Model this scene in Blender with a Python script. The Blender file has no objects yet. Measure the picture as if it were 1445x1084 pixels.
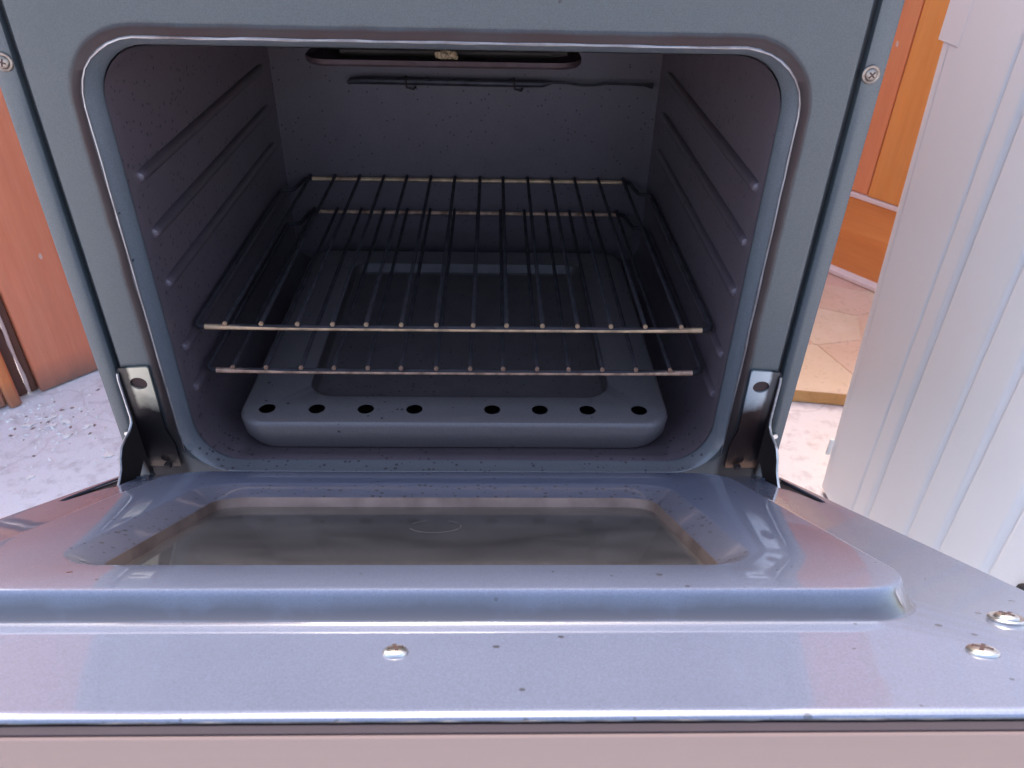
import bpy, bmesh, math, random
from mathutils import Vector, Matrix
R = math.radians
rnd = random.Random(7)
S = bpy.context.scene
COL = S.collection

# ------------------------------------------------------------------ camera, world, sun, exposure
cam_d = bpy.data.cameras.new("camera"); cam = bpy.data.objects.new("camera", cam_d); COL.objects.link(cam)
cam_d.sensor_width = 36; cam_d.lens = 26.842; cam_d.clip_start = 0.01; cam_d.clip_end = 500
def cam_axes(p, y, ro):
    cy, sy = math.cos(y), math.sin(y)
    f = Vector((sy*math.cos(p), cy*math.cos(p), -math.sin(p)))
    r0 = Vector((cy, -sy, 0)); u0 = r0.cross(f)
    return math.cos(ro)*r0 + math.sin(ro)*u0, -math.sin(ro)*r0 + math.cos(ro)*u0, f
r_, u_, f_ = cam_axes(0.6036, 0.0317, 0.0239)
cam.matrix_world = Matrix(((r_.x, u_.x, -f_.x, .02778), (r_.y, u_.y, -f_.y, -.45187), (r_.z, u_.z, -f_.z, .37164), (0, 0, 0, 1)))
cam_d.dof.use_dof = True; cam_d.dof.focus_distance = .47; cam_d.dof.aperture_fstop = 24
S.camera = cam

SUN_EL, SUN_AZ = R(52), math.atan2(-.17, .985)     # azimuth measured from +Y towards +X
w = bpy.data.worlds.new("World"); S.world = w; w.use_nodes = True
nt = w.node_tree; bg = nt.nodes["Background"]
sky = nt.nodes.new("ShaderNodeTexSky"); sky.sky_type = 'NISHITA'; sky.sun_disc = False
sky.sun_elevation = SUN_EL; sky.sun_rotation = SUN_AZ
sky.air_density = 1.0; sky.dust_density = 4.0; sky.ozone_density = .6
nt.links.new(sky.outputs[0], bg.inputs[0]); bg.inputs[1].default_value = .15
sd = bpy.data.lights.new("sun", 'SUN'); sun = bpy.data.objects.new("sun", sd); COL.objects.link(sun)
sd.energy = .5; sd.angle = R(15); sd.color = (1, .95, .9)
to_sun = Vector((math.sin(SUN_AZ)*math.cos(SUN_EL), math.cos(SUN_AZ)*math.cos(SUN_EL), math.sin(SUN_EL)))
sun.rotation_euler = to_sun.to_track_quat('Z', 'Y').to_euler()
S.view_settings.view_transform = 'Standard'; S.view_settings.look = 'None'
S.view_settings.exposure = 2.05; S.view_settings.gamma = 1
S.cycles.max_bounces = 14; S.cycles.diffuse_bounces = 6; S.cycles.glossy_bounces = 6; S.cycles.transparent_max_bounces = 12

# ------------------------------------------------------------------ materials
class NT:
    def __init__(s, name):
        s.m = bpy.data.materials.new(name); s.m.use_nodes = True; s.t = s.m.node_tree
        s.p = s.t.nodes["Principled BSDF"]; s.out = s.t.nodes["Material Output"]
    def n(s, typ, **kw):
        o = s.t.nodes.new(typ)
        for k, v in kw.items(): setattr(o, k, v)
        return o
    def l(s, a, b): s.t.links.new(a, b)
    def obj(s, scale=(1, 1, 1)):
        tc = s.n("ShaderNodeTexCoord"); mp = s.n("ShaderNodeMapping"); mp.inputs['Scale'].default_value = scale
        s.l(tc.outputs['Object'], mp.inputs[0]); return mp.outputs[0]
    def noise(s, co, sc, det=3, rough=.55):
        o = s.n("ShaderNodeTexNoise"); s.l(co, o.inputs['Vector']); o.inputs['Scale'].default_value = sc
        o.inputs['Detail'].default_value = det; o.inputs['Roughness'].default_value = rough; return o.outputs['Fac']
    def ramp(s, fac, stops):
        o = s.n("ShaderNodeValToRGB"); e = o.color_ramp.elements
        while len(e) < len(stops): e.new(.5)
        for x, (p, c) in zip(e, stops): x.position = p; x.color = (*c, 1) if len(c) == 3 else c
        s.l(fac, o.inputs[0]); return o.outputs[0]
    def mix(s, fac, a, b, mode='MIX'):
        o = s.n("ShaderNodeMix", data_type='RGBA', blend_type=mode)
        for i, v in ((0, fac), (6, a), (7, b)):
            if isinstance(v, (int, float)): o.inputs[i].default_value = v
            elif isinstance(v, tuple): o.inputs[i].default_value = (*v, 1)
            else: s.l(v, o.inputs[i])
        return o.outputs[2]
    def math(s, op, a, b=None, clamp=False):
        o = s.n("ShaderNodeMath", operation=op, use_clamp=clamp)
        for i, v in ((0, a), (1, b)):
            if v is None: continue
            if isinstance(v, (int, float)): o.inputs[i].default_value = v
            else: s.l(v, o.inputs[i])
        return o.outputs[0]
    def base(s, c):
        if isinstance(c, tuple): s.p.inputs['Base Color'].default_value = (*c, 1)
        else: s.l(c, s.p.inputs['Base Color'])
    def rough(s, c):
        if isinstance(c, (int, float)): s.p.inputs['Roughness'].default_value = c
        else: s.l(c, s.p.inputs['Roughness'])
    def bump(s, h, st, dist=.001):
        b = s.n("ShaderNodeBump"); b.inputs['Strength'].default_value = st; b.inputs['Distance'].default_value = dist
        s.l(h, b.inputs['Height']); s.l(b.outputs[0], s.p.inputs['Normal'])
    def set(s, **kw):
        for k, v in kw.items(): s.p.inputs[k.replace('_', ' ')].default_value = v
        return s

def enamel(name, tint=(.235, .25, .305), coat=1.0, crough=.04, speck=.5, stain=False, ior=1.5):
    m = NT(name); co = m.obj()
    fl = m.n("ShaderNodeTexVoronoi"); m.l(co, fl.inputs['Vector']); fl.inputs['Scale'].default_value = 2500
    sepc = m.n("ShaderNodeSeparateColor"); m.l(fl.outputs['Color'], sepc.inputs[0])
    d = tuple(c*.83 for c in tint); b = tuple(min(1, c*1.2) for c in tint)
    col = m.mix(sepc.outputs[0], d, b)
    big = m.noise(co, 9, 4)
    col = m.mix(m.math('MULTIPLY', big, .35), col, tuple(c*.8 for c in tint))
    # baked-on black specks, denser where the vertex attribute 'dirt' says so
    at = m.n("ShaderNodeAttribute", attribute_name="dirt")
    v1 = m.n("ShaderNodeTexVoronoi"); m.l(co, v1.inputs['Vector']); v1.inputs['Scale'].default_value = 270
    sz = m.n("ShaderNodeSeparateColor"); m.l(v1.outputs['Color'], sz.inputs[0])
    thr = m.math('ADD', m.math('MULTIPLY', at.outputs['Fac'], .26), .035*speck)
    keep = m.math('LESS_THAN', sz.outputs[0], m.math('ADD', m.math('MULTIPLY', at.outputs['Fac'], .55), .05*speck))
    dot = m.math('LESS_THAN', m.math('ADD', v1.outputs['Distance'], m.math('MULTIPLY', m.noise(co, 700, 2), .18)),
                 m.math('ADD', m.math('MULTIPLY', sz.outputs[1], .27), .2))
    sp = m.math('MULTIPLY', m.math('MULTIPLY', dot, keep), .85)
    col = m.mix(sp, col, (.03, .026, .03))
    film = m.math('MULTIPLY', m.math('MULTIPLY', at.outputs['Fac'], m.noise(co, 45, 5)), .45)
    col = m.mix(film, col, (.3, .235, .22))  # pale film: extra light on sill and window bevel put into colour
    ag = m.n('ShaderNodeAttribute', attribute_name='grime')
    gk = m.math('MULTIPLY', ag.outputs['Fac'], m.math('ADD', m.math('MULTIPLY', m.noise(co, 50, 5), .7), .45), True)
    col = m.mix(gk, col, (.05, .036, .036))  # painted shade and brown grime, blended by the vertex attribute
    rg = m.math('ADD', m.math('MULTIPLY', m.noise(co, 30, 4), .12), .42)
    if stain:   # brown heat stain following the mouth of the oven: distance to a rounded rectangle
        tc = m.n("ShaderNodeTexCoord"); sx = m.n("ShaderNodeSeparateXYZ"); m.l(tc.outputs['Object'], sx.inputs[0])
        qx = m.math('SUBTRACT', m.math('ABSOLUTE', sx.outputs[0]), .205-.037)
        qz = m.math('SUBTRACT', m.math('ABSOLUTE', m.math('SUBTRACT', sx.outputs[2], .13195+.35)), .15555-.037)
        lx = m.math('MAXIMUM', qx, 0.0); lz = m.math('MAXIMUM', qz, 0.0)
        ln = m.math('SQRT', m.math('ADD', m.math('MULTIPLY', lx, lx), m.math('MULTIPLY', lz, lz)))
        dd = m.math('SUBTRACT', m.math('ADD', ln, m.math('MINIMUM', m.math('MAXIMUM', qx, qz), 0.0)), .037)
        dd = m.math('ADD', dd, m.math('MULTIPLY', m.math('SUBTRACT', m.noise(co, 40, 4), .5), .003))
        mr = m.n("ShaderNodeMapRange"); m.l(dd, mr.inputs[0])
        mr.inputs[1].default_value = .0082; mr.inputs[2].default_value = .0048; mr.inputs[3].default_value = 0; mr.inputs[4].default_value = 1
        k = m.math('MULTIPLY', mr.outputs[0], m.math('ADD', m.math('MULTIPLY', m.noise(co, 25, 5), .45), .62), True)
        zf = m.n('ShaderNodeMapRange'); m.l(sx.outputs[2], zf.inputs[0]); zf.inputs[1].default_value = .345; zf.inputs[2].default_value = .372
        k = m.math('MULTIPLY', m.math('MULTIPLY', k, m.math('GREATER_THAN', dd, .0003)), zf.outputs[0])
        side = m.math('MULTIPLY', m.math('LESS_THAN', sx.outputs[2], .35+.27), m.math('MULTIPLY', zf.outputs[0], .9))
        col = m.mix(k, col, (.05, .027, .024))
        # soot streaks running down beside the mouth
        mr2 = m.n("ShaderNodeMapRange"); m.l(dd, mr2.inputs[0])
        mr2.inputs[1].default_value = .0052; mr2.inputs[2].default_value = .0018; mr2.inputs[3].default_value = 0; mr2.inputs[4].default_value = 1
        outm = m.math('GREATER_THAN', dd, .0006)
        col = m.mix(m.math('MULTIPLY', m.math('MULTIPLY', mr2.outputs[0], side), outm), col, (.03, .02, .02))
    m.base(col); m.rough(rg)
    if stain:
        def ss(v, a, b):
            q = m.n('ShaderNodeMapRange', interpolation_type='SMOOTHSTEP'); m.l(v, q.inputs[0]); q.inputs[1].default_value = a; q.inputs[2].default_value = b; return q.outputs[0]
        zn = m.math('ADD', sx.outputs[2], m.math('MULTIPLY', m.math('SUBTRACT', m.noise(co, 35, 5), .5), .03))
        hg = m.math('MULTIPLY', m.math('MULTIPLY', ss(m.math('ABSOLUTE', sx.outputs[0]), .2015, .2075), ss(zn, .405, .36)), m.math('ADD', m.math('MULTIPLY', m.noise(co, 80, 4), .5), .55), True)
        hg = m.math('MULTIPLY', hg, .92)
        col = m.mix(hg, col, (.034, .022, .02)); m.base(col)
        k = m.math('MAXIMUM', k, hg)
        kt = m.math('MAXIMUM', k, m.math('MULTIPLY', m.math('MULTIPLY', mr2.outputs[0], side), outm))
        inv = m.math('SUBTRACT', 1.0, m.math('MULTIPLY', kt, .9), True)
        m.rough(m.math('ADD', rg, m.math('MULTIPLY', kt, .25)))
        m.l(m.math('MULTIPLY', inv, .32), m.p.inputs['Specular IOR Level'])
        m.l(m.math('MULTIPLY', inv, .25), m.p.inputs['Metallic'])
    sm = m.math('ADD', m.math('MULTIPLY', m.ramp(m.noise(m.obj((1, 2.2, 2.2)), 17, 6, .65), [(.45, (0, 0, 0)), (.75, (1, 1, 1))]), .06), crough)
    m.l(sm, m.p.inputs['Coat Roughness'])
    m.set(Metallic=.25, Coat_Weight=coat, Coat_Roughness=crough, Coat_IOR=ior)
    if stain: m.l(m.math('MULTIPLY', inv, coat), m.p.inputs['Coat Weight'])
    m.bump(m.noise(co, 900, 2), .06, .0004)
    return m.m

def metal(name, c, rough=.3, var=.3, dirt=(.05, .035, .03), dscale=40, dirtamt=.5, met=1.0):
    m = NT(name); co = m.obj()
    n1 = m.noise(co, dscale, 5)
    col = m.mix(m.ramp(n1, [(.42, (0, 0, 0)), (.68, (dirtamt,)*3)]), c, dirt)
    m.base(col); m.rough(m.math('ADD', m.math('MULTIPLY', m.noise(co, 120, 3), var), rough)); m.set(Metallic=met)
    return m.m

def plain(name, c, rough=.6, met=0.0, spec=.5):
    m = NT(name); co = m.obj(); n1 = m.noise(co, 60, 4)
    m.base(m.mix(n1, tuple(x*.85 for x in c), tuple(min(1, x*1.12) for x in c))); m.rough(rough); m.set(Metallic=met, Specular_IOR_Level=spec)
    return m.m

def wood(name, c1, c2, axis='Z', coat=.35, wear=.25):
    m = NT(name); sc = {'Z': (26, 26, 1.6), 'X': (1.6, 26, 26)}[axis]
    co = m.obj(sc); raw = m.obj()
    g = m.noise(co, 3.2, 6, .62); g2 = m.noise(co, 14, 4, .6)
    col = m.mix(m.ramp(g, [(.3, (0, 0, 0)), (.7, (1, 1, 1))]), c1, c2)
    col = m.mix(m.math('MULTIPLY', g2, .3), col, tuple(x*.55 for x in c1))
    col = m.mix(m.math('MULTIPLY', m.ramp(m.noise(m.obj(tuple(x*.25 for x in sc)), 2.2, 5, .65), [(.4, (0, 0, 0)), (.7, (1, 1, 1))]), .4), col, tuple(x*.6 for x in c1))
    ws = m.n("ShaderNodeTexVoronoi"); m.l(m.obj((1, 1, .55)), ws.inputs['Vector']); ws.inputs['Scale'].default_value = 32
    sz = m.n("ShaderNodeSeparateColor"); m.l(ws.outputs['Color'], sz.inputs[0])
    k = m.math('MULTIPLY', m.math('LESS_THAN', ws.outputs['Distance'], m.math('MULTIPLY', m.noise(raw, 260, 4), .16)), m.math('LESS_THAN', sz.outputs[0], wear))
    col = m.mix(m.math('MULTIPLY', k, .75), col, (.62, .52, .46))
    at = m.n("ShaderNodeAttribute", attribute_name="dirt")
    dk = m.math('MULTIPLY', at.outputs['Fac'], m.math('ADD', m.noise(raw, 30, 5), .35), True)
    col = m.mix(dk, col, (.2, .115, .085))
    m.base(col); m.rough(m.math('ADD', m.math('MULTIPLY', g, .25), .38)); m.set(Coat_Weight=coat, Coat_Roughness=.2)
    m.bump(m.math('ADD', g, m.math('MULTIPLY', g2, .4)), .25, .002)
    return m.m

M = {}
M['face'] = enamel('grey_blue_enamel_face', (.06, .07, .074), coat=.42, crough=.1, speck=.08, stain=True)
M['strip'] = enamel('grey_blue_enamel_side', (.062, .073, .08), coat=.5, crough=.15, speck=.08)
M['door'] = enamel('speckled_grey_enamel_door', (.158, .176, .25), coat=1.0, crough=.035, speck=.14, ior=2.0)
M['liner'] = enamel('dark_grey_enamel_liner', (.168, .122, .138), coat=.4, crough=.2, speck=1.2)
M['lipenamel'] = enamel('grey_blue_enamel_lip', (.17, .18, .192), coat=.6, crough=.12, speck=.3)  # lighter copy of the face enamel, sky light on the lip put into colour
M['tray'] = enamel('grey_enamel_tray', (.2, .165, .16), coat=.15, crough=.4, speck=.8)
M['lip'] = metal('worn_steel_lip', (.44, .42, .42), .3, .3, (.12, .07, .055), 30, .7)
M['rack'] = metal('heat_browned_chrome', (.85, .53, .31), .34, .25, (.16, .08, .05), 70, .6, met=.5)  # browned bars, with the light they catch put into the colour
M['rack_dark'] = metal('heat_darkened_wire', (.055, .045, .05), .7, .15, (.025, .02, .02), 60, .7, met=0)  # same rack metal with the oven's shade put into its colour
M['rack_dark'].node_tree.nodes['Principled BSDF'].inputs['Specular IOR Level'].default_value = .15
M['rack2'] = metal('rusty_chrome', (.74, .44, .3), .38, .25, (.14, .05, .03), 90, .8, met=.5)  # lower rack's rusty bars, light on them put into the colour
M['frame'] = metal('browned_steel_window_rim', (.21, .15, .125), .42, .25, (.08, .05, .04), 35, .7, met=.5)
M['screw'] = metal('bright_screw_steel', (.75, .72, .68), .22, .2, (.3, .24, .18), 200, .4)
M['screw_old'] = metal('tarnished_screw', (.33, .28, .24), .42, .2, (.12, .07, .05), 150, .7)
M['rust'] = plain('dark_rust', (.06, .03, .025), .8)
M['black'] = plain('black_gap', (.012, .011, .013), .7)
M['soot'] = plain('brown_sooted_plate', (.03, .021, .019), .62, 0, .25)
M['bronze'] = metal('sooty_steel', (.05, .036, .033), .55, .2, (.02, .013, .012), 40, .6, met=.35)
M['tube'] = metal('blackened_tube', (.085, .072, .085), .45, .2, (.02, .018, .02), 80, .5, met=.6)
M['redox'] = metal('oxidised_grill_metal', (.07, .045, .05), .5, .25, (.05, .022, .022), 30, .7, met=.5)
M['clay'] = plain('scorched_ceramic', (.3, .21, .13), .9)
M['trim'] = NT('pinkish_beige_satin_trim')
_m = M['trim']; _co = _m.obj((1, 40, 40)); _m.base(_m.mix(_m.noise(_co, 3, 4), (.285, .19, .158), (.315, .215, .18))); _m.rough(.42); _m.set(Metallic=.35); M['trim'] = _m.m
M['doorbody'] = plain('dark_door_edge', (.09, .075, .085), .5)
M['shell'] = plain('galvanised_shell', (.3, .3, .32), .5, .6)
M['seal'] = plain('dark_plum_seal', (.032, .022, .03), .7)  # colour of the shaded gap at the door's end
M['rubber'] = plain('black_rubber', (.02, .018, .02), .6)

def hinge_mat(name, hi, lo, rust):
    m = NT(name); tc = m.n("ShaderNodeTexCoord"); sx = m.n("ShaderNodeSeparateXYZ"); m.l(tc.outputs['Object'], sx.inputs[0]); co = m.obj()
    z = m.math('ADD', sx.outputs[2], m.math('MULTIPLY', m.math('SUBTRACT', m.noise(co, 60, 5), .5), .022))
    k = m.n("ShaderNodeMapRange"); m.l(z, k.inputs[0]); k.inputs[1].default_value = .35+.036; k.inputs[2].default_value = .35+.05
    col = m.mix(k.outputs[0], lo, hi)
    ax = m.math('ADD', m.math('ABSOLUTE', sx.outputs[0]), m.math('MULTIPLY', m.noise(co, 90, 4), .004))
    k3 = m.n('ShaderNodeMapRange'); m.l(ax, k3.inputs[0]); k3.inputs[1].default_value = .2282; k3.inputs[2].default_value = .2305
    col = m.mix(m.math('MULTIPLY', k3.outputs[0], .9), col, (.02, .014, .015))
    k2 = m.n("ShaderNodeMapRange"); m.l(z, k2.inputs[0]); k2.inputs[1].default_value = .35-.006; k2.inputs[2].default_value = .35-.013
    col = m.mix(m.math('MULTIPLY', k2.outputs[0], .85), col, rust)
    m.base(col); m.rough(.42); m.set(Metallic=.55); return m.m
M['hingeL'] = hinge_mat('yellowed_zinc_with_soot', (.5, .46, .36), (.022, .016, .017), (.16, .12, .09))
M['hingeR'] = hinge_mat('bluish_zinc_with_soot', (.42, .46, .48), (.05, .026, .022), (.26, .14, .08))

def glass_mat():
    m = NT('grimy_oven_glass'); co = m.obj()
    tr = m.n("ShaderNodeBsdfTransparent"); tr.inputs[0].default_value = (.7, .73, .72, 1)
    gl = m.n("ShaderNodeBsdfGlossy"); gl.inputs['Roughness'].default_value = .06
    fr = m.n("ShaderNodeFresnel"); fr.inputs[0].default_value = 1.5
    df = m.n("ShaderNodeBsdfDiffuse"); df.inputs[0].default_value = (.42, .38, .37, 1)
    a = m.n("ShaderNodeMixShader"); b = m.n("ShaderNodeMixShader")
    sm = m.noise(m.obj((1, 1.6, 1.6)), 22, 6, .6)
    m.l(m.math('ADD', m.math('MULTIPLY', m.ramp(sm, [(.25, (0, 0, 0)), (.8, (1, 1, 1))]), .16), .1), a.inputs[0]); m.l(tr.outputs[0], a.inputs[1]); m.l(df.outputs[0], a.inputs[2])
    m.l(fr.outputs[0], b.inputs[0]); m.l(a.outputs[0], b.inputs[1]); m.l(gl.outputs[0], b.inputs[2])
    m.l(b.outputs[0], m.out.inputs[0]); return m.m
M['glass'] = glass_mat()
M['inner'] = plain('grey_green_inner_glass', (.39, .40, .37), .35)
M['ring'] = plain('pale_ring_mark', (.15, .125, .12), .7)

M['wood_l'] = wood('red_brown_varnished_wood', (.74, .22, .11), (.8, .28, .15), 'Z', .35, .4)
M['wood_o'] = wood('orange_varnished_wood', (.82, .29, .06), (.86, .35, .09), 'Z', .3, .08)
M['wood_o2'] = wood('salmon_orange_wood', (.76, .25, .1), (.82, .31, .125), 'Z', .3, .12)
M['wood_s'] = wood('deep_orange_wood', (.72, .2, .06), (.78, .26, .08), 'Z', .3, .1)
M['wood_rail'] = wood('orange_wood_rail', (.75, .24, .055), (.84, .33, .085), 'X', .3, .1)
M['wood_dark'] = wood('dark_brown_jamb', (.1, .035, .02), (.17, .065, .035), 'Z', .2, .02)
M['caulk'] = plain('pale_pink_paint', (.75, .6, .55), .6)
def white_mat():
    m = NT('white_lacquered_sheet'); co = m.obj()
    m.base(m.mix(m.noise(co, 5, 4), (.8, .785, .8), (.84, .825, .84))); m.rough(.33); m.set(Coat_Weight=.4, Coat_Roughness=.15); m.bump(m.noise(co, 6, 2), .05, .01); return m.m
M['white'] = white_mat()
def ground_mat():
    m = NT('pale_concrete'); co = m.obj()
    a = m.noise(co, 5, 6, .6); b = m.noise(co, 38, 5, .65); c = m.noise(co, 300, 3)
    col = m.mix(m.ramp(a, [(.38, (0, 0, 0)), (.62, (1, 1, 1))]), (.80, .785, .80), (.77, .72, .73))
    col = m.mix(m.ramp(b, [(.5, (0, 0, 0)), (.72, (.55,)*3)]), col, (.42, .35, .35))
    col = m.mix(m.ramp(b, [(.26, (.8,)*3), (.36, (0, 0, 0))]), col, (.7, .68, .72))
    wp = m.n("ShaderNodeTexVoronoi", feature='DISTANCE_TO_EDGE')
    dv = m.n("ShaderNodeVectorMath", operation='ADD'); nz = m.n("ShaderNodeTexNoise"); m.l(co, nz.inputs['Vector']); nz.inputs['Scale'].default_value = 9
    ms = m.n("ShaderNodeVectorMath", operation='SCALE'); m.l(nz.outputs['Color'], ms.inputs[0]); ms.inputs['Scale'].default_value = .12
    m.l(co, dv.inputs[0]); m.l(ms.outputs[0], dv.inputs[1]); m.l(dv.outputs[0], wp.inputs['Vector']); wp.inputs['Scale'].default_value = 3.3
    crack = m.math('LESS_THAN', wp.outputs['Distance'], .0055)
    col = m.mix(m.math('MULTIPLY', crack, .22), col, (.4, .33, .32))
    m.base(col); m.rough(.85); m.bump(m.math('ADD', b, m.math('MULTIPLY', c, .5)), .35, .004); return m.m
M['ground'] = ground_mat()
def stone(name, c1, c2):
    m = NT(name); co = m.obj(); a = m.noise(co, 14, 6, .6); b = m.noise(co, 120, 4)
    col = m.mix(m.ramp(a, [(.35, (0, 0, 0)), (.65, (1, 1, 1))]), c1, c2)
    col = m.mix(m.ramp(b, [(.58, (0, 0, 0)), (.75, (.5,)*3)]), col, tuple(x*.6 for x in c1))
    m.base(col); m.rough(.8); m.bump(b, .3, .003); return m.m
M['stone'] = [stone('cream_flagstone', (.66, .5, .34), (.72, .56, .42)), stone('pink_flagstone', (.6, .36, .27), (.68, .44, .34)), stone('buff_flagstone', (.64, .44, .3), (.7, .5, .38))]
M['ochre'] = stone('ochre_slab_edge', (.42, .23, .08), (.55, .34, .14))
M['flake'] = plain('white_paint_flake', (.9, .87, .83), .8)
M['leaf'] = plain('brown_litter', (.3, .2, .16), .9)

# ------------------------------------------------------------------ mesh helpers
class MB:
    def __init__(s): s.v = []; s.f = []; s.mi = []; s.d = {}; s.g = {}
    def add(s, vs, fs, mi=0, dirt=None):
        b = len(s.v); s.v += [tuple(x) for x in vs]
        for f in fs: s.f.append([b+i for i in f]); s.mi.append(mi)
        if dirt is not None:
            for i in range(len(vs)): s.d[b+i] = dirt if not callable(dirt) else dirt(vs[i])
    def box(s, a, b, mi=0, bev=0.0, dirt=None):
        x0, x1 = sorted((a[0], b[0])); y0, y1 = sorted((a[1], b[1])); z0, z1 = sorted((a[2], b[2]))
        if bev <= 0:
            s.add([(x0,y0,z0),(x1,y0,z0),(x1,y1,z0),(x0,y1,z0),(x0,y0,z1),(x1,y0,z1),(x1,y1,z1),(x0,y1,z1)],
                  [(3,2,1,0),(4,5,6,7),(0,1,5,4),(1,2,6,5),(2,3,7,6),(3,0,4,7)], mi, dirt)
        else:
            bm = bmesh.new(); bmesh.ops.create_cube(bm, size=1)
            for v in bm.verts: v.co = Vector(((x0+x1)/2+v.co.x*(x1-x0), (y0+y1)/2+v.co.y*(y1-y0), (z0+z1)/2+v.co.z*(z1-z0)))
            bmesh.ops.bevel(bm, geom=bm.edges[:], offset=bev, segments=2, affect='EDGES', profile=.5)
            s.bm(bm, mi, dirt)
    def bm(s, bm, mi=0, dirt=None):
        bm.verts.index_update(); s.add([v.co[:] for v in bm.verts], [[v.index for v in f.verts] for f in bm.faces], mi, dirt); bm.free()
    def loft(s, loops, cap0=False, cap1=False, mi=0, dirts=None, closed=True, grimes=None):
        n = len(loops[0]); b = len(s.v)
        if grimes:
            for k in range(len(loops)):
                for i in range(n): s.g[b+k*n+i] = grimes[k]
        for k, L in enumerate(loops):
            for p in L: s.v.append(tuple(p))
            if dirts:
                for i in range(n): s.d[b+k*n+i] = dirts[k]
        for k in range(len(loops)-1):
            for i in range(n if closed else n-1):
                j = (i+1) % n
                s.f.append([b+k*n+i, b+k*n+j, b+(k+1)*n+j, b+(k+1)*n+i]); s.mi.append(mi)
        if cap0: s.f.append([b+i for i in range(n)][::-1]); s.mi.append(mi)
        if cap1: s.f.append([b+(len(loops)-1)*n+i for i in range(n)]); s.mi.append(mi)
    def tube(s, pts, r, n=8, mi=0, caps=True, closed=False):
        P = [Vector(p) for p in pts]; loops = []; m = len(P); nrm = None
        for i in range(m):
            a = P[(i-1) % m] if closed or i > 0 else P[i]; c = P[(i+1) % m] if closed or i < m-1 else P[i]
            t = (c-a).normalized()
            if nrm is None: nrm = t.orthogonal().normalized()
            nrm = (nrm - t*nrm.dot(t)).normalized(); bi = t.cross(nrm)
            rr_ = r[i] if isinstance(r, (list, tuple)) else r
            loops.append([P[i]+(nrm*math.cos(2*math.pi*k/n)+bi*math.sin(2*math.pi*k/n))*rr_ for k in range(n)])
        if closed: loops.append(loops[0])
        s.loft(loops, caps and not closed, caps and not closed, mi)
    def build(s, name, mats, parent=None, org=(0, 0, 0), smooth=True, loc=(0, 0, 0), angle=35):
        me = bpy.data.meshes.new(name); o = Vector(org)
        me.from_pydata([Vector(v)-o for v in s.v], [], s.f)
        for m in (mats if isinstance(mats, list) else [mats]): me.materials.append(m)
        for p, i in zip(me.polygons, s.mi): p.material_index = i
        if s.d:
            a = me.attributes.new("dirt", 'FLOAT', 'POINT')
            for i, d in s.d.items(): a.data[i].value = d
        if s.g:
            a = me.attributes.new("grime", 'FLOAT', 'POINT')
            for i, d in s.g.items(): a.data[i].value = d
        bm = bmesh.new(); bm.from_mesh(me); bmesh.ops.remove_doubles(bm, verts=bm.verts[:], dist=1e-6); bmesh.ops.recalc_face_normals(bm, faces=bm.faces[:]); bm.to_mesh(me); bm.free()
        if smooth:
            for p in me.polygons: p.use_smooth = True
            me.set_sharp_from_angle(angle=R(angle))
        ob = bpy.data.objects.new(name, me); COL.objects.link(ob); ob.location = loc
        if parent: ob.parent = parent
        return ob

def thing(name, label, cat, loc, group=None, rot=0):
    o = bpy.data.objects.new(name, None); COL.objects.link(o); o.location = loc; o.rotation_euler = (0, 0, rot); o.empty_display_size = .05
    o['label'] = label; o['category'] = cat; o['kind'] = 'thing'
    if group: o['group'] = group
    return o
def tag(o, label, cat, group=None, kind='thing'):
    o['label'] = label; o['category'] = cat; o['kind'] = kind
    if group: o['group'] = group
    return o
def dup(o, name, loc, parent, rot=None):
    c = o.copy(); COL.objects.link(c); c.name = name; c.parent = parent; c.location = loc
    if rot is not None: c.rotation_euler = rot
    return c
def rr(cx, cy, hx, hy, r, n=8):
    out = []
    for k, (sx, sy) in enumerate(((1, 1), (-1, 1), (-1, -1), (1, -1))):
        for i in range(n+1):
            a = math.pi/2*(k+i/n)
            out.append((cx+sx*(hx-r)+r*math.cos(a), cy+sy*(hy-r)+r*math.sin(a)))
    return out
def fill(edgeloops):
    bm = bmesh.new(); es = []
    for L in edgeloops:
        vs = [bm.verts.new(p) for p in L]
        es += [bm.edges.new((vs[i], vs[(i+1) % len(vs)])) for i in range(len(vs))]
    bmesh.ops.triangle_fill(bm, use_beauty=True, use_dissolve=False, edges=es)
    return bm

GZ = -.37
# ================================================================== SETTING
g = MB(); g.add([(-40, -40, GZ), (40, -40, GZ), (40, 40, GZ), (-40, 40, GZ)], [(0, 1, 2, 3)])
go = g.build('ground', M['ground'], smooth=False); go['kind'] = 'structure'

# doorstep of irregular flagstones, behind the cooker on the right
step_top = -.345
def cut(poly, p, nrm):                     # keep the side of a polygon where (q-p).n <= 0
    out = []; m = len(poly)
    for i in range(m):
        a, b = poly[i], poly[(i+1) % m]
        da = (a[0]-p[0])*nrm[0]+(a[1]-p[1])*nrm[1]; db = (b[0]-p[0])*nrm[0]+(b[1]-p[1])*nrm[1]
        if da <= 0: out.append(a)
        if da*db < 0:
            t = da/(da-db); out.append((a[0]+(b[0]-a[0])*t, a[1]+(b[1]-a[1])*t))
    return out
outline = [(.02, .652), (1.25, .468), (1.25, 1.3), (.6, 1.75), (.1, 1.75)]
st = MB(); a0 = [(x, y, GZ+.002) for x, y in outline]; a1 = [(x, y, step_top-.0009) for x, y in outline]
st.loft([a0, a1], True, False); st.add(a1, [(0, 1, 2, 3, 4)], 1)
sto = st.build('doorstep', [M['ochre'], M['stone'][2]], smooth=False); sto['kind'] = 'structure'
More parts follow.
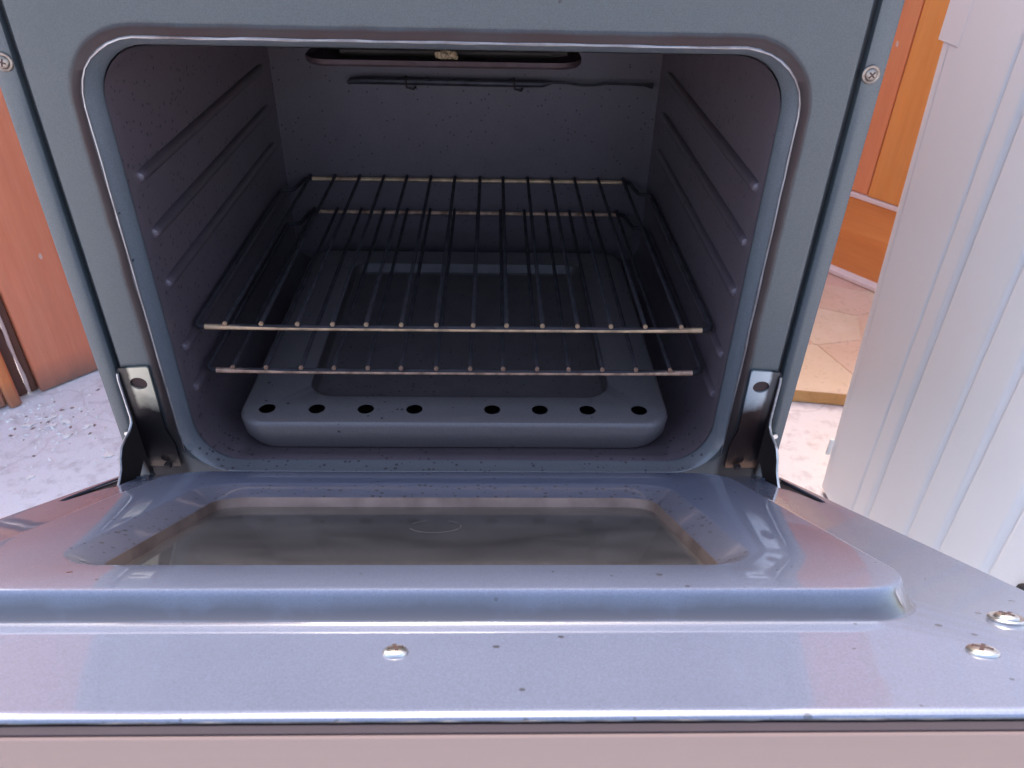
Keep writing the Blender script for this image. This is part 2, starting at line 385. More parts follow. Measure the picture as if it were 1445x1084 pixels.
seeds = [(.45, .66), (.585, .63), (.69, .66), (.56, .80), (.66, .80), (.78, .76), (.60, .92), (.71, .90), (.62, 1.03), (.74, 1.0), (.85, .86), (.5, .95), (.9, .62), (.42, .84), (.3, .72), (.35, 1.0), (.5, 1.15), (.25, 1.3), (.45, 1.45), (.2, .9)]
for i, s0 in enumerate(seeds):
    poly = list(outline)
    for j, s1 in enumerate(seeds):
        if i == j or not poly: continue
        nx, ny = s1[0]-s0[0], s1[1]-s0[1]; L = math.hypot(nx, ny)
        poly = cut(poly, ((s0[0]+s1[0])/2-nx/L*.0003, (s0[1]+s1[1])/2-ny/L*.0003), (nx, ny))
    if len(poly) < 3: continue
    cx = sum(p[0] for p in poly)/len(poly); cy = sum(p[1] for p in poly)/len(poly)
    dz = rnd.uniform(-.0006, .0006); mb = MB()
    pp = []
    for k in range(len(poly)):
        a, b = poly[k], poly[(k+1) % len(poly)]; n_ = max(1, int(math.hypot(b[0]-a[0], b[1]-a[1])/.03))
        for q in range(n_):
            x, y = a[0]+(b[0]-a[0])*q/n_, a[1]+(b[1]-a[1])*q/n_
            wob = 1-.012*abs(math.sin(x*91+y*57)+.6*math.sin(x*37-y*83)); pp.append((cx+(x-cx)*wob, cy+(y-cy)*wob))
    poly = pp
    ins = [(cx+(x-cx)*.992, cy+(y-cy)*.992) for x, y in poly]
    mb.loft([[(x, y, step_top-.0055) for x, y in poly], [(x, y, step_top-.002+dz) for x, y in poly], [(x, y, step_top+dz) for x, y in ins]], True, True)
    mb.build('flagstone', M['stone'][(0, 0, 2, 1, 0, 2, 1, 2, 1, 1, 0, 1, 0, 2, 1, 0, 1, 2, 0, 1)[i]], sto, smooth=False)

# ------------------------------------------------------------------ left wooden door
WH = .56
LA = Vector((-.71245, .58855, GZ)); Ld = math.atan2(.7326, .6806)
ld = thing('timber_door', 'red brown wooden door with pale strip down its edge, left of the cooker', 'door', LA, rot=Ld)
# local frame: x along the door, y behind it, z up from the ground
def low_dirt(p): return max(0, min(1, 1-(p[2]-.0)/.05))
def plank(mb, x0, x1, y0, y1, z0, z1, nz=24, bev=.002, dirt=low_dirt):
    loops = []
    zs = [z0, z0+.01, z0+.025, z0+.05, z0+.09, z1]
    for z in zs:
        loops.append([(x0+bev, y0, z), (x1-bev, y0, z), (x1, y0+bev, z), (x1, y1, z), (x0, y1, z), (x0, y0+bev, z)])
    mb.loft(loops, True, True, dirts=[dirt((0, 0, z)) if dirt else 0 for z in zs])
m = MB(); plank(m, 0, 1.46, 0, .04, .004, 1.85); m.build('door_leaf', M['wood_l'], ld, smooth=False)  # length and height out of view stretched to shade the ground at right
m = MB(); plank(m, -.012, -.0005, .012, .03, .003, WH, dirt=None); m.build('jamb', M['wood_dark'], ld, smooth=False)
m = MB(); plank(m, -.0335, -.0165, .012, .03, .003, WH, dirt=None); m.build('jamb', M['wood_dark'], ld, smooth=False)
m = MB(); pts = [(-.0143+.0009*math.sin(k*1.7), .012, .006+k*.03) for k in range(18)]; m.tube(pts, [.0026+.0007*math.sin(k*2.3) for k in range(18)], 8); m.build('weather_strip', M['caulk'], ld)
m = MB(); plank(m, -.052, -.034, -.012, .03, .002, WH, bev=.004, dirt=lambda p: max(0, 1-(p[2])/.05)); m.build('door_stop', M['wood_s'], ld, smooth=False)
m = MB(); plank(m, -.9, -.0535, .0, .04, .004, WH); m.build('second_leaf', M['wood_l'], ld, smooth=False)

# ------------------------------------------------------------------ right wooden wall
RA = Vector((.7516, 1.01962, step_top)); Rd = math.atan2(-.81088, .58521)
rw = thing('wooden_wall', 'bright orange wooden wall with white skirting, on the flagstone step behind the appliance', 'wall', RA, rot=Rd)
m = MB()
loops = []
for x in [-.55+.05*k for k in range(34)]:
    wv = .0008*math.sin(x*55)
    prof = [(0, 0), (-.011+wv, 0), (-.014+wv, .004), (-.013+wv, .010), (-.008+wv, .0145), (0, .0155)]
    loops.append([(x, y, z) for y, z in prof])
m.loft(loops, True, True); m.build('skirting', M['caulk'], rw)
m = MB(); m.box((-.83, 0, .012), (1.1, .03, .1665), bev=.002); m.build('bottom_rail', M['wood_rail'], rw, smooth=False)
m = MB(); m.box((-.83, -.004, .1672), (1.1, .02, .176), bev=.0015); m.build('ledge', M['caulk'], rw, smooth=False)
xs = [-.83, -.55, -.36, -.17, .03, .13, .25, .37, .55, .8, 1.1]
for i in range(len(xs)-1):
    m = MB(); m.box((xs[i]+.0012, (.002 if i % 2 else -.001), .177), (xs[i+1]-.0012, .03, 1.25), bev=.0025)
    m.build('board', M['wood_o'] if xs[i] >= .03 else M['wood_o2'], rw, smooth=False)

# ------------------------------------------------------------------ white appliance on the right
WX = .5
wa = thing('appliance', 'white metal appliance cabinet with vertical pressed grooves down its side, right of the cooker', 'appliance', (WX, .1, GZ))
grooves = [(.3705, .3695, .0006), (.2765, .2705, .0018), (.2455, .2345, .0030), (.166, .157, .0026), (.1145, .1035, .0030), (.046, .034, .0030), (-.03, -.042, .0030)]
def lean(y, z):
    k = max(0, min(1, (y-.24)/.13)); return y + (.047*k*k+.006)*((z+.37)/.63-.5)
rearY, frontY = .387, -.16
zs = [-.366, -.36, -.33] + [-.30+.05*k for k in range(11)] + [.225, .238, .248, .254, .262, .3, .44, .447]
def side_loop(z):
    f = max(0, min(1, (.256-z)/.022)) * max(0, min(1, (z+.355)/.03)); f = f*f*(3-2*f)
    row = [(WX+.24, lean(rearY, z), z), (WX+.007, lean(rearY, z), z), (WX+.002, lean(rearY, z)-.002, z), (WX, lean(rearY, z)-.007, z)]
    for a, b, dp in grooves:
        c = b+(a-b)*.28
        row += [(WX, lean(a+.003, z), z), (WX+dp*.15*f, lean(a, z), z), (WX+dp*f, lean(c+.0015, z), z), (WX+dp*f, lean(c, z), z), (WX+dp*.1*f, lean(b, z), z), (WX, lean(b-.002, z), z)]
    row += [(WX, lean(frontY, z)+.006, z), (WX+.006, lean(frontY, z), z), (WX+.24, lean(frontY, z), z)]
    if z < -.362: row = [(x+.004 if x < WX+.1 else x, y-.006 if y > .3 else y, zz) for x, y, zz in row]
    return row
m = MB(); m.loft([side_loop(z) for z in zs], True, True); m.build('side_panel', M['white'], wa, org=(WX, .1, GZ), smooth=False)
m = MB(); m.box((WX-.0003, .3745, .2215), (WX+.24, .4160, .447)); m.build('rear_cap', M['white'], wa, org=(WX, .1, GZ), smooth=False)
m = MB(); m.box((WX-.006, .360, -.306), (WX-.0002, .3645, -.279), bev=.0012)
clip = m.build('clip', M['flake'], wa, org=(WX, .1, GZ))
m = MB(); loops = [[(WX+d, -.014+math.cos(a)*r, -.155+math.sin(a)*r) for a in [k*math.pi/8 for k in range(16)]] for d, r in ((.002, .012), (-.004, .012), (-.006, .010), (-.006, .004))]
m.loft(loops, False, True); m.build('buffer', M['rubber'], wa, org=(WX, .1, GZ))
for y in (.33, -.1):
    m = MB(); m.tube([(WX+.04, y, GZ), (WX+.04, y, GZ+.012)], .014, 12); m.build('foot', M['rubber'], wa, org=(WX, .1, GZ))

# ================================================================== COOKER
CO = (0, 0, -.35)
ck = thing('cooker', 'grey blue enamel cooker with its oven door hanging open', 'cooker', CO)
ZB, ZT = -.35, .44
# face plate with the mouth, folded lip
CZ, HZ, HX, RC = .13195, .15555, .205, .037
def ol(off, y, extra=0):                    # lip profile; it flattens out along the bottom of the mouth
    out = []
    for x, z in rr(0, CZ, HX-off, HZ-off, max(.004, RC-off)):
        k = max(0, min(1, (z+.0215)/.03)); out.append((x, y*k if y < 0 else y, z+(1-k)*(-off if 0 < off < .007 else 0)*.9))
    return out
fz0, fz1 = -.030, ZT
outer = lambda x, y, z0, z1, r: [(a, y, b) for a, b in rr(0, (z0+z1)/2, x, (z1-z0)/2, r)]
m = MB()
m.loft([outer(.2340, .012, fz0, fz1, .002), outer(.2340, .004, fz0, fz1, .003), outer(.2335, .0018, fz0+.0004, fz1-.001, .003), outer(.2322, .0005, fz0+.001, fz1-.001, .003), outer(.2305, 0, fz0+.002, fz1-.002, .003),
        ol(-.0070, 0), ol(-.0062, -.0004), ol(-.0030, -.0006), ol(-.0004, -.0005)])
m.build('face_plate', M['face'], ck, org=CO, angle=25)
m = MB()
m.loft([ol(-.0004, -.0005), ol(.0004, .0006), ol(.0028, .0052), ol(.0056, .0096), ol(.0062, .014)])
for i, v in enumerate(m.v):
    if v[2] < -.004 and abs(v[0]) < .21: m.d[i] = .75*min(1, (-.004-v[2])/.01); m.g[i] = .1
m.build('mouth_lip', M['lipenamel'], ck, org=CO, angle=25)
m = MB()                                   # worn bright edge of the mouth
L = ol(.0004, -.0007)
L = [p for p in L[27:]+L[:27] if p[2] > .0135]
lo = [p for p in ((-HX+.0004, -.0007, .0135-.004*k) for k in range(1, 6))]
L = [(HX-.0004, -.0007, .0135-.004*k) for k in (5, 4, 3, 2, 1)]+[p for p in L]+lo
pts = [(x+.00035*math.sin(i*12.9), y, z+.0003*math.sin(i*7.3)) for i, (x, y, z) in enumerate(L)]
pts2 = []
for i in range(len(pts)-1):
    a, b = Vector(pts[i]), Vector(pts[i+1]); nseg = max(1, int((b-a).length/.012))
    for k in range(nseg):
        q = a.lerp(b, k/nseg); pts2.append((q.x+rnd.uniform(-.00015, .00015), q.y+rnd.uniform(-.0002, .0002), q.z+rnd.uniform(-.00018, .00018)))
m.tube(pts2, [rnd.uniform(.00055, .00095)*min(1, .25+i/14, .25+(len(pts2)-1-i)/14) for i in range(len(pts2))], 6); m.build('mouth_edge', M['lip'], ck, org=CO)
# liner of the cavity
m = MB()
def cl(y, off, r):
    out = []
    for x, z in rr(0, CZ, HX-off, HZ-off, r, 8):
        k = max(0, min(1, (z+.0215)/.03)); out.append((x, y, z-(1-k)*off*.9))
    return out
ys = [(.0125, .0066, .032), (.02, .0068, .031), (.0205, .0060, .031), (.06, .0055, .03), (.2, .005, .028), (.30, .005, .027), (.371, .005, .025), (.3725, .006, .025)]
m.loft([cl(*a) for a in ys], False, True, dirts=[.45, .45, .45, .25, .12, .1, .1, .1])
for i, v in enumerate(m.v): m.g[i] = max(0, min(1, (.03-v[2])/.05))*.75*max(0, min(1, (v[1]-.012)/.02))  # oven shade painted into floor and lower walls, from the mouth inwards
m.build('oven_liner', M['liner'], ck, org=CO, angle=40)
# pressed shelf ribs
def rib_mesh():
    m = MB(); loops = []
    for y, k in ((.0, .35), (.0012, .8), (.004, .97), (.008, 1), (.30, 1), (.312, .7), (.316, .02)):
        loops.append([(math.cos(a)*.0050*k, y, math.sin(a)*.0042*k) for a in [j*2*math.pi/16 for j in range(16)]])
    m.loft(loops, True, True, grimes=[0, .05, .3, .6, .7, .7, .7]); return m  # dark interior's reflection painted along the rib, front tip left light
rib = None
for s in (-1, 1):
    for z in (.1985, .1600, .1225, .0702, .0345):
        if rib is None: rib = rib_mesh().build('shelf_rib', M['liner'], ck, loc=(s*.1998, .0285, z+.35))
        else: dup(rib, 'shelf_rib', (s*.1998, .0285 if s < 0 else .0235, z+.35), ck)
# outer shell: side strips beside the face, sides, top, back, plinth front
for s in (-1, 1):
    m = MB(); loops = []
    for z in (ZB, ZT+.01):
        pr = [(.2366, .012), (.2366, .0030), (.2374, .0010), (.2390, 0), (.2468, -.0004), (.2490, .0004), (.25, .0026), (.25, .56), (.247, .56), (.247, .012)]
        loops.append([(s*x, y, z) for x, y in pr])
    m.loft(loops, True, True); m.build('side_panel', M['strip'], ck, org=CO, angle=30)
m = MB(); m.box((-.247, .013, ZT+.002), (.247, .56, ZT+.008)); m.box((-.2465, .55, ZB), (.2465, .556, ZT)); m.box((-.2465, .02, ZB), (.2465, .55, ZB+.006)); m.build('rear_shell', M['shell'], ck, org=CO, smooth=False)
m = MB(); m.box((-.2345, .001, ZB+.02), (.2345, .016, -.034), bev=.003); m.build('plinth_panel', M['strip'], ck, org=CO)
for s in (-1, 1):
    m = MB(); m.box((s*.2375, .005, -.3), (s*.2325, .011, ZT)); m.build('side_seam', M['black'], ck, org=CO, smooth=False)

def screw_mesh(washer, r=.0042, h=.0017, wr=.0058):
    m = MB(); n = 24
    def ring(rad, z): return [(math.cos(k*2*math.pi/n)*rad, math.sin(k*2*math.pi/n)*rad, z) for k in range(n)]
    z0 = 0
    if washer:
        m.loft([ring(wr, 0), ring(wr, .0006), ring(wr-.0004, .0010), ring(r+.0002, .0008)]); z0 = .0006
    m.loft([ring(r, z0), ring(r, z0+h*.25), ring(r*.93, z0+h*.55), ring(r*.75, z0+h*.83), ring(r*.45, z0+h), ring(.0001, z0+h*1.03)], False, True)
    a = r*.62; b = r*.13; zt = z0+h*1.06       # cross recess
    for p, q in (((-a, -b), (a, b)), ((-b, -a), (b, a))):
        m.box((p[0], p[1], z0+h*.55), (q[0], q[1], zt if p[0] == -a else zt+.00004), 1)
    return m
fs = None
for x, z, ro in ((-.2419, .2735, .3), (.2410, .2745, .75)):
    if fs is None:
        fs = screw_mesh(True, .0034, .0014, .0052).build('screw', [M['screw_old'], M['rust']], ck, loc=(x, -.0004, z+.35)); fs.rotation_euler = (R(90), ro, 0)
    else: dup(fs, 'screw', (x, -.0004, z+.35), ck, (R(90), ro, 0))
for s in (-1, 1):
    m = MB(); m.tube([(0, 0, 0), (0, -.002, 0)], .0022, 10); b = m.build('rivet', M['screw'], ck, loc=(s*.2425, 0, .014+.35))

# burner plate under the oven roof
m = MB()
bx0, bx1, by0, by1 = -.1105, .0925, .13, .2
bl = lambda off, z, r: [(x, y, z) for x, y in rr((bx0+bx1)/2, (by0+by1)/2, (bx1-bx0)/2-off, (by1-by0)/2-off, r)]
m.loft([bl(.003, .2475, .018), bl(.002, .2502, .018), bl(0, .2505, .02), bl(0, .2475, .02), bl(.0012, .2458, .019), bl(.003, .2456, .019)], True, True); m.build('grill_plate', M['redox'], ck, org=CO)
m = MB(); m.tube([(-.1, .175, .2515), (.082, .175, .2515)], .0035, 10); m.tube([(-.085, .150, .2525), (.07, .150, .2525)], .003, 10); m.build('grill_burner', M['bronze'], ck, org=CO)
m = MB()
for k in range(14):
    m.tube([(-.0135+k*.001, .136+.002*math.sin(k*2.1), .2550+.0012*math.sin(k*3.7)), (-.0125+k*.001, .134, .2525+.001*math.sin(k*1.9))], .0018, 6)
m.build('spark_ceramic', M['clay'], ck, org=CO)
m = MB(); m.add([(x, y+.004 if k > 3 else y, z) for k, (x, y, z) in enumerate([(.058, .15, .2490), (.082, .15, .2515), (.082, .15, .266), (.068, .15, .266)]*2)], [(0,1,2,3),(7,6,5,4),(0,4,5,1),(1,5,6,2),(2,6,7,3),(3,7,4,0)]); m.build('grill_bracket', M['bronze'], ck, org=CO, smooth=False)
# thermostat bulb on the back wall
m = MB(); m.tube([(-.1205, .362, .180), (-.117, .362, .1822), (-.10, .362, .183), (.03, .362, .1822), (.078, .362, .1822), (.086, .362, .1835)], [.0016, .0030, .0036, .0036, .0034, .0014], 10)
m.tube([(.084, .363, .1836), (.1, .363, .1835), (.118, .363, .1812), (.13, .363, .1815), (.142, .363, .1835), (.165, .363, .183), (.182, .363, .1825), (.1905, .366, .181)], [.0013]*6+[.0014, .003], 8)
m.build('thermostat_bulb', M['tube'], ck, org=CO)
for x in (-.0575, .052):
    m = MB(); m.tube([(x-.004, .367, .186), (x-.004, .3575, .186), (x-.003, .357, .178), (x+.004, .358, .176), (x+.005, .367, .176)], .0012, 6); m.build('bulb_clip', M['bronze'], ck, org=CO)

# ------------------------------------------------------------------ hinges
for s in (-1, 1):
    hm = M['hingeL'] if s < 0 else M['hingeR']
    holeL = [(s*.2222+.0052*math.cos(a)*(1.15), .0600+.0050*math.sin(a)) for a in [k*math.pi/8 for k in range(16)]]
    hole2 = [(s*.2195+.0033*math.cos(a), -.0085+.0033*math.sin(a)) for a in [k*math.pi/8 for k in range(16)]]
    out = [(s*.2333, -.0165), (s*.2333, .0725), (s*.2140, .0738), (s*.2128, .0725), (s*.2135, .02), (s*.2095, .004), (s*.2095, -.0165)]
    m = MB()
    for y in (-.0022, -.0006): m.bm(fill([[(x, y, z) for x, z in q] for q in (out, holeL, hole2)]))
    for q in (out, holeL, hole2): m.loft([[(x, -.0022, z) for x, z in q], [(x, -.0006, z) for x, z in q]])
    hb = m.build('hinge', hm, ck, org=CO, smooth=False)
    hb['label'] = 'yellowed hinge plate with sooty lower half' if s < 0 else 'bluish zinc hinge plate with rusty lower end'
    prof = [(-.0008, .0715), (-.0030, .0690), (-.0042, .065), (-.0044, .032), (-.006, .0275), (-.0115, .0245), (-.020, .0238), (-.0275, .0222), (-.0330, .0165), (-.0365, .0095), (-.043, .0045), (-.050, .001),
            (-.054, -.006), (-.050, -.014), (-.030, -.016), (-.0168, -.0115), (-.0075, -.0065), (-.0045, -.0215), (-.0008, -.022)]
    m = MB(); x0, x1 = s*.2334, s*.2350
    for x in (x0, x1): m.bm(fill([[(x, y, z) for y, z in prof]]))
    m.loft([[(x0, y, z) for y, z in prof], [(x1, y, z) for y, z in prof]])
    m.build('hinge_flange', M['soot'], hb, smooth=False, org=CO)
    m = MB(); e = [(s*.2342, y-.0003, z+.0001) for y, z in prof[1:12]]; m.tube(e, .00095, 6); m.build('flange_edge', M['screw'] if s > 0 else M['lip'], hb, org=CO)
    m = MB(); m.box((s*.2160, -.006, -.016), (s*.2205, -.0025, -.0125)); m.build('hinge_latch', M['bronze'], hb, org=CO, smooth=False)
    for a, b in (((s*.2295, -.0006, .054), (s*.2155, -.0002, .067)), ((s*.2235, -.0006, -.0125), (s*.2155, -.0002, -.0045))):
        m = MB(); m.box(a, b); m.build('hinge_backing', M['rust'], hb, org=CO, smooth=False)

# ------------------------------------------------------------------ door (opened to about 58 degrees)
AL = .55; HPZ = -.0231
ca, sa = math.cos(AL), math.sin(AL)
def D(x, wv, h): return (x, -wv*ca+h*sa, HPZ+wv*sa+h*ca)
def dl(x0, x1, w0, w1, r, h, n=16): return [D(a, b, h) for a, b in rr((x0+x1)/2, (w0+w1)/2, (x1-x0)/2, (w1-w0)/2, r, n)]
m = MB()
H = .010
base0 = dl(-.1950, .1945, .0600, .3235, .029, 0)
slots = []
for s in (-1, 1):
    slots.append([D(s*x, wv, 0) for x, wv in ((.2300, .027), (.2440, .027), (.2438, .060), (.2428, .100), (.2412, .1145), (.2378, .1140), (.2350, .0850), (.2335, .0740), (.2300, .0680))])
m.bm(fill([dl(-.2465, .2465, .018, .3864, .006, 0), base0] + slots))
# rolled outer edge
m.loft([dl(-.2465, .2465, .018, .3864, .006, 0), dl(-.2474, .2474, .0172, .3876, .007, -.00015), dl(-.2482, .2482, .0164, .3887, .0075, -.0006), dl(-.2487, .2487, .0158, .3894, .008, -.0012), dl(-.249, .249, .0156, .3896, .008, -.0020), dl(-.2486, .2486, .016, .3892, .008, -.0026)], dirts=[0, 0, 0, .2, 1, 1])
for q in slots:
    m.loft([q, [Vector(p)+Vector(D(0, 0, -.0015))-Vector(D(0, 0, 0)) for p in q]])
# raised panel, window dish and rim
W0, W1 = .0640, .3140
seq = [(-.1950, .1925, .0600, .3235, .029, 0, .1), (-.1944, .1919, .0606, .3228, .029, .0003, .12), (-.1938, .1913, .0613, .3221, .0285, .0013, .12), (-.1926, .1901, .0630, .3211, .028, .0040, .08),
       (-.1908, .1883, .0655, .3203, .0275, .0085, .05), (-.1900, .1875, .0668, .3199, .027, .0103, .04), (-.1893, .1868, .0680, .3194, .0265, .0111, .03), (-.1884, .1859, .0692, .3187, .026, .0114, .03), (-.1872, .1847, .0708, .3176, .0255, .0115, .03),
       (-.1520, .1400, .1120, .2905, .025, .0116, .05), (-.1505, .1385, .1138, .2890, .024, .0112, .6), (-.1485, .1368, .1160, .2877, .023, .0104, 1), (-.1365, .1270, .1310, .2850, .018, .0072, 1), (-.1350, .1255, .1328, .2835, .017, .0064, .9)]
seq = [(q[0], q[1]+(.002 if i < 9 else 0))+q[2:] for i, q in enumerate(seq)]
m.loft([dl(*q[:6]) for q in seq], dirts=[min(q[6], .06) if i < 9 else q[6] for i, q in enumerate(seq)], grimes=[.15, .8, 1.4, 1.3, .7, .25, .05, 0, 0, 0, .05, .15, .3, .4])  # slope and fillet darkened: painted shade plus brown grime at the base
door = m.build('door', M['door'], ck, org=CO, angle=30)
def dpart(mb, name, mat, smooth=True, angle=35): return mb.build(name, mat, door, org=CO, smooth=smooth, angle=angle)
m = MB(); m.loft([dl(-.1350, .1255, .1328, .2835, .017, .0064), dl(-.1345, .1250, .1333, .2830, .0165, .0058), dl(-.1335, .1240, .1350, .2815, .016, .0012), dl(-.1322, .1228, .1364, .2803, .0155, .0006)]); dpart(m, 'window_rim', M['frame'])
m = MB(); m.loft([dl(-.1335, .1240, .1350, .2815, .016, .0011), dl(-.1335, .1240, .1350, .2815, .016, .0007)], True, True); dpart(m, 'window_glass', M['glass'])
m = MB(); m.loft([dl(-.1330, .1236, .136, .281, .015, .0003), dl(-.1300, .1206, .139, .279, .014, -.006), dl(-.1300, .1206, .139, .279, .014, -.020)], False, True); dpart(m, 'window_well', M['inner'])
m = MB(); q = dl(-.1275, .1185, .1525, .268, .02, -.0180); m.tube(q, .0018, 6, closed=True); dpart(m, 'outer_glass_border', M['bronze'])
m = MB()
for a0, a1, wd in ((3.5, 5.9, .0009), (.5, 1.1, .0007), (2.0, 2.75, .0007), (6.0, 6.6, .0004)):
    m.loft([[D(-.0025+r_q*math.cos(a0+(a1-a0)*k/16), .1835-r_q*math.sin(a0+(a1-a0)*k/16), .00125) for k in range(17)] for r_q in (.0142, .0142-wd)], closed=False)
dpart(m, 'ring_mark', M['ring'])
# body of the door behind the enamel sheet, and its pale end trim
m = MB(); m.loft([dl(-.2475, .2475, .018, .3900, .008, -.0225), dl(-.2475, .2475, .018, .3900, .008, -.034)], True, True)
m.loft([dl(-.2475, .2475, .018, .3886, .008, -.0030), dl(-.2475, .2475, .018, .3886, .008, -.0224)]); dpart(m, 'door_frame', M['doorbody'])
m = MB(); m.box((-.2485, 0, 0), (.2485, .0056, .0040)); vv = [D(x, .3884+y, -.0070+z) for x, y, z in m.v]; m.v = [tuple(v) for v in vv]; dpart(m, 'edge_seal', M['seal'], False)  # dark strip painting the shaded gap between sheet and trim
m = MB(); m.tube([D(-.2484+.004*k, .3894+rnd.uniform(-.00005, .00005), -.0023+rnd.uniform(-.00004, .00004)) for k in range(125)], [rnd.uniform(.0002, .00036) for k in range(125)], 6); dpart(m, 'worn_edge', M['screw_old'])
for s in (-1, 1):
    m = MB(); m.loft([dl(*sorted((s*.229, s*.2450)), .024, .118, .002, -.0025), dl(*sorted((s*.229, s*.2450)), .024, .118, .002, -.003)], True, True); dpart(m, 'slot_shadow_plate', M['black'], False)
m = MB()
pr = [(.3940, -.0060), (.3940, -.0036), (.3946, -.0034), (.3950, -.0040), (.3952, -.0335), (.394, -.0355), (.3921, -.036), (.3921, -.0060)]
m.loft([[D(x, a, b) for a, b in pr] for x in (-.249, .249)], True, True); dpart(m, 'end_trim', M['trim'], angle=30)
rotd = Matrix(((1, 0, 0), (0, -ca, sa), (0, sa, ca))).transposed()
# local x -> door x, local y -> door length, local z -> outward normal
rotm = Matrix(((1, 0, 0), (0, -ca, sa), (0, sa, ca))); 
eul = rotm.to_4x4()
def place(ob, x, wv, tilt=0):
    p = D(x, wv, .0001); ob.location = (p[0], p[1], p[2]-CO[2])
    zax = Vector((0, sa, ca)); q = zax.to_track_quat('Z', 'Y'); ob.rotation_euler = (q.to_matrix() @ Matrix.Rotation(tilt, 3, 'Z')).to_euler()
ds = screw_mesh(False, .0042, .0019).build('screw', [M['screw'], M['rust']], door); place(ds, -.0029, .3492, .3)
d2 = screw_mesh(False, .0050, .0018).build('screw', [M['screw'], M['rust']], door); place(d2, .1891, .3502, .9)
d3 = screw_mesh(True, .0042, .0016, .0062).build('screw', [M['screw'], M['rust']], door); place(d3, .2175, .3205, .5)
for x, wv, t in ((-.2175, .3205, .2), (-.1891, .3502, .1)):
    c = d2.copy(); COL.objects.link(c); c.parent = door; c.name = 'screw'; place(c, x, wv, t)

# ------------------------------------------------------------------ racks
def rack(z, label, mat, y0, xr, xoff, n=14, first=-.1705, lastx=.1696):
    t = thing('oven_rack', label, 'rack', (0, 0.04, z), 'wire racks in the oven')
    O = (0, .04, z)
    r = .0020
    yb = y0+.283
    def corner(p, q, s_, rad=.008):
        return [tuple(Vector(q)+(Vector(p)-Vector(q)).normalized()*rad*(1-k)*0 + 0*Vector(p) for k in (0,))]
    raw = [(-xr, y0, z), (xr, y0, z), (xr, yb, z), (xr-.012, yb+.001, z), (xr-.0175, yb+.037, z), (-xr+.0175, yb+.037, z), (-xr+.012, yb+.001, z), (-xr, yb, z)]
    rads = [.009, .009, .003, .003, .006, .006, .003, .003]
    pts = []
    for i, (p, rd) in enumerate(zip(raw, rads)):
        p = Vector(p); a = (Vector(raw[i-1])-p).normalized(); b = (Vector(raw[(i+1) % 8])-p).normalized()
        for k in range(5):
            u = k/4; pts.append(p+a*rd*(1-u)**2+b*rd*u**2)
    m = MB(); m.tube(pts, r, 10, closed=True); m.build('rim', M['rack_dark'], t, org=O)
    sag = lambda x: -.0010*(1-(x/xr)**2)
    m = MB(); m.tube([(x, y0, z+sag(x)*.6) for x in [(-1+k/10)*(xr-.008) for k in range(21)]], r+.00012, 10); m.build('front_bar', mat, t, org=O)
    m = MB(); m.tube([(-xr+.025, yb+.037, z), (xr-.025, yb+.037, z)], r+.00012, 10); m.build('rear_bar', mat, t, org=O)
    wm = MB(); wm.tube([(0, -.0022, 0), (0, .3205, 0)], .0017, 8); wm.mi[-2:] = [1, 0]; wm.tube([(0, -.0024, 0), (0, -.0008, 0)], .00175, 8, 1); w0 = None  # front tips take the lit bar colour
    for k in range(n):
        x = first+(lastx-first)*k/(n-1)+rnd.uniform(-.0008, .0008)
        lim = xr-.0175-.004
        xe = x
        short = abs(x) > lim
        if w0 is None:
            w0 = wm.build('wire', [M['rack_dark'], mat], t, loc=(xe+xoff, y0-.04, r+.0017))
            if short: w0.location.y += 0
        else: dup(w0, 'wire', (xe+xoff, y0-.04, r+.0017), t)
    return t
rack(.0785, 'upper wire rack across the oven, its front bar brassy and straight', M['rack'], .0465, .195, .0)
rack(.0428, 'lower wire rack just above the grey base plate, its front bar rusty', M['rack2'], .0415, .192, -.001, 14, -.1698, .1662)

# ------------------------------------------------------------------ base plate
TZ = .005; FZ = -.0228
bp = thing('base_plate', 'grey enamel base plate with round holes along its front, lying on the oven floor', 'oven plate', (0, .18, FZ))
BO = (0, .18, FZ)
tx0, tx1, ty0, ty1 = -.1735, .1712, .0240, .345
tl = lambda off, z, r: [(x, y, z) for x, y in rr((tx0+tx1)/2, (ty0+ty1)/2, (tx1-tx0)/2-off, (ty1-ty0)/2-off, r)]
rec = lambda off, z, r: [(x, y, z) for x, y in rr(.001, .186, .126-off, .126-off, r)]
holes = []
hx = [-.1520, -.1125, -.0735, -.0345, .0280, .0665, .1050, .1470]
for x in hx: holes.append([(x+.0066*math.cos(k*math.pi/10), .0435+.0066*math.sin(k*math.pi/10), TZ) for k in range(20)])
m = MB()
m.bm(fill([tl(.005, TZ, .02), rec(0, TZ, .022)]+holes))
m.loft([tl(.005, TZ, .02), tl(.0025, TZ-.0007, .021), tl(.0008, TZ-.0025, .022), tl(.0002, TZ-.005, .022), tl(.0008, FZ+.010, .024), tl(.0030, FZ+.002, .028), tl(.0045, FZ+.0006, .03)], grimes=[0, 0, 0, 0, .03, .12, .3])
m.loft([rec(0, TZ, .022), rec(.0012, TZ-.0006, .022), rec(.004, TZ-.0095, .02), rec(.006, TZ-.011, .019)], False, True, dirts=[.1, .2, .3, .3], grimes=[.4, 1, 1, .65])  # recess darkened by painted shade as well as soot
for h in holes: m.loft([h, [(x, y, TZ-.0007) for x, y, z in h]])
m.build('plate', M['tray'], bp, org=BO, angle=30)
m = MB(); m.box((-.163, .0165, FZ-.0012), (.1635, .03, FZ+.0003), bev=.0004); m.build('front_flange', M['tray'], bp, org=BO)

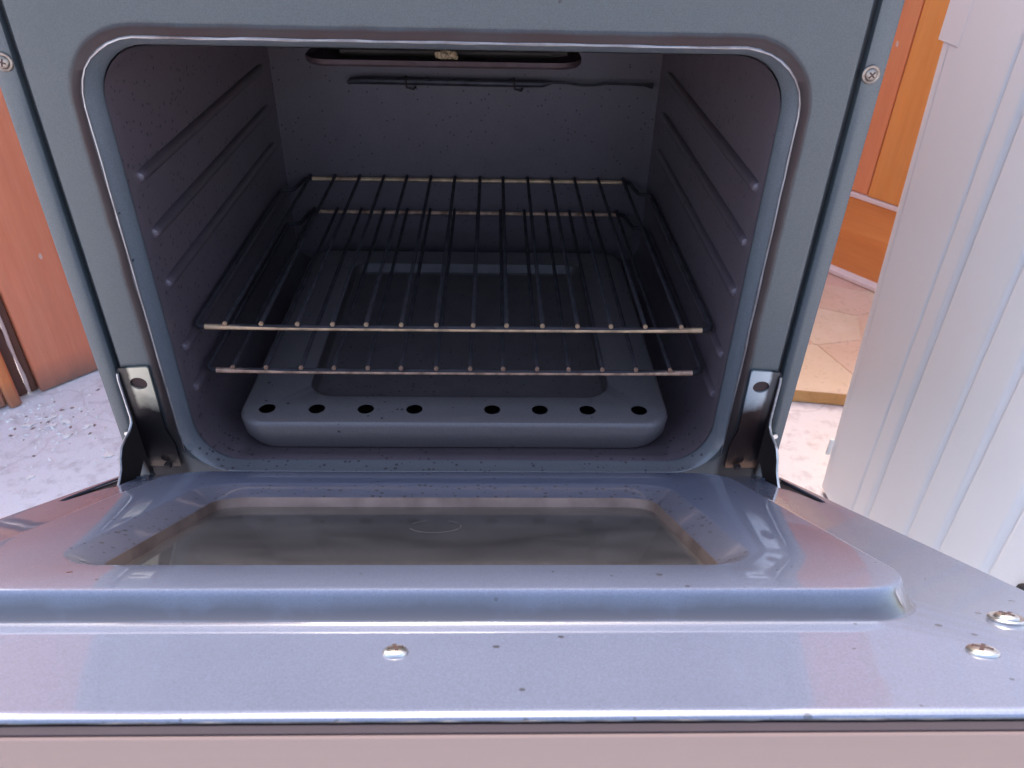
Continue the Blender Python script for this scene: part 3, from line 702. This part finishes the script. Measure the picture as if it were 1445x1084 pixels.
# ------------------------------------------------------------------ paint flakes and litter on the concrete
def flake(x, y, s):
    bm = bmesh.new(); n = 11; c = bm.verts.new((0, 0, s*.15)); ring = []
    for k in range(n):
        a = k*2*math.pi/n; rr_ = s*rnd.uniform(.35, 1.1); ring.append(bm.verts.new((rr_*math.cos(a), rr_*.7*math.sin(a), rnd.uniform(0, s*.2))))
    for k in range(n): bm.faces.new((c, ring[k], ring[(k+1) % n]))
    gf = bmesh.ops.extrude_face_region(bm, geom=bm.faces[:])
    for v in [e for e in gf['geom'] if isinstance(e, bmesh.types.BMVert)]: v.co.z += .0012
    mb = MB(); mb.bm(bm); o = mb.build('paint_flake', M['flake'], loc=(x, y, GZ), smooth=False); o.rotation_euler = (0, 0, rnd.uniform(0, 6)); return o
spots = [(-.47, .31, .009), (-.455, .318, .007), (-.54, .43, .009), (-.60, .50, .007), (-.62, .475, .008), (-.655, .50, .010), (-.665, .52, .008), (-.64, .51, .009), (-.585, .20, .007), (-.53, .28, .006), (-.50, .36, .006), (-.515, .44, .006), (-.63, .38, .006), (-.69, .50, .009), (-.61, .26, .005), (-.44, .27, .005)]
for x, y, s in spots: tag(flake(x, y, s*1.25), 'small white flake of paint lying on the pale concrete left of the cooker', 'paint flake', 'paint flakes on the concrete')
m = MB()
for k in range(380):
    a = rnd.random(); x = rnd.uniform(-.95, -.33); y = x*-.0+rnd.uniform(.05, .62)
    if rnd.random() < .5: x, y = -.672+rnd.gauss(0, .045), .51+rnd.gauss(0, .035)
    if .7326*(x-LA.x)-.6806*(y-LA.y) < .012: continue
    s = rnd.uniform(.0007, .0027); t = rnd.uniform(0, 6.28); l = s*rnd.uniform(.9, 2)
    dx, dy = math.cos(t)*l, math.sin(t)*l; ex, ey = -math.sin(t)*s, math.cos(t)*s
    h = GZ+.0003
    m.add([(x-dx, y-dy, h), (x+ex, y+ey, h), (x+dx, y+dy, h+s*.5), (x-ex, y-ey, h), (x, y, h+s)], [(0, 1, 4), (1, 2, 4), (2, 3, 4), (3, 0, 4), (3, 2, 1, 0)], 1 if rnd.random() < .14 else 0)
o = m.build('debris', [M['flake'], M['leaf']], smooth=False); o['kind'] = 'stuff'; o['label'] = 'fine litter and paint crumbs scattered on the concrete'; o['category'] = 'debris'
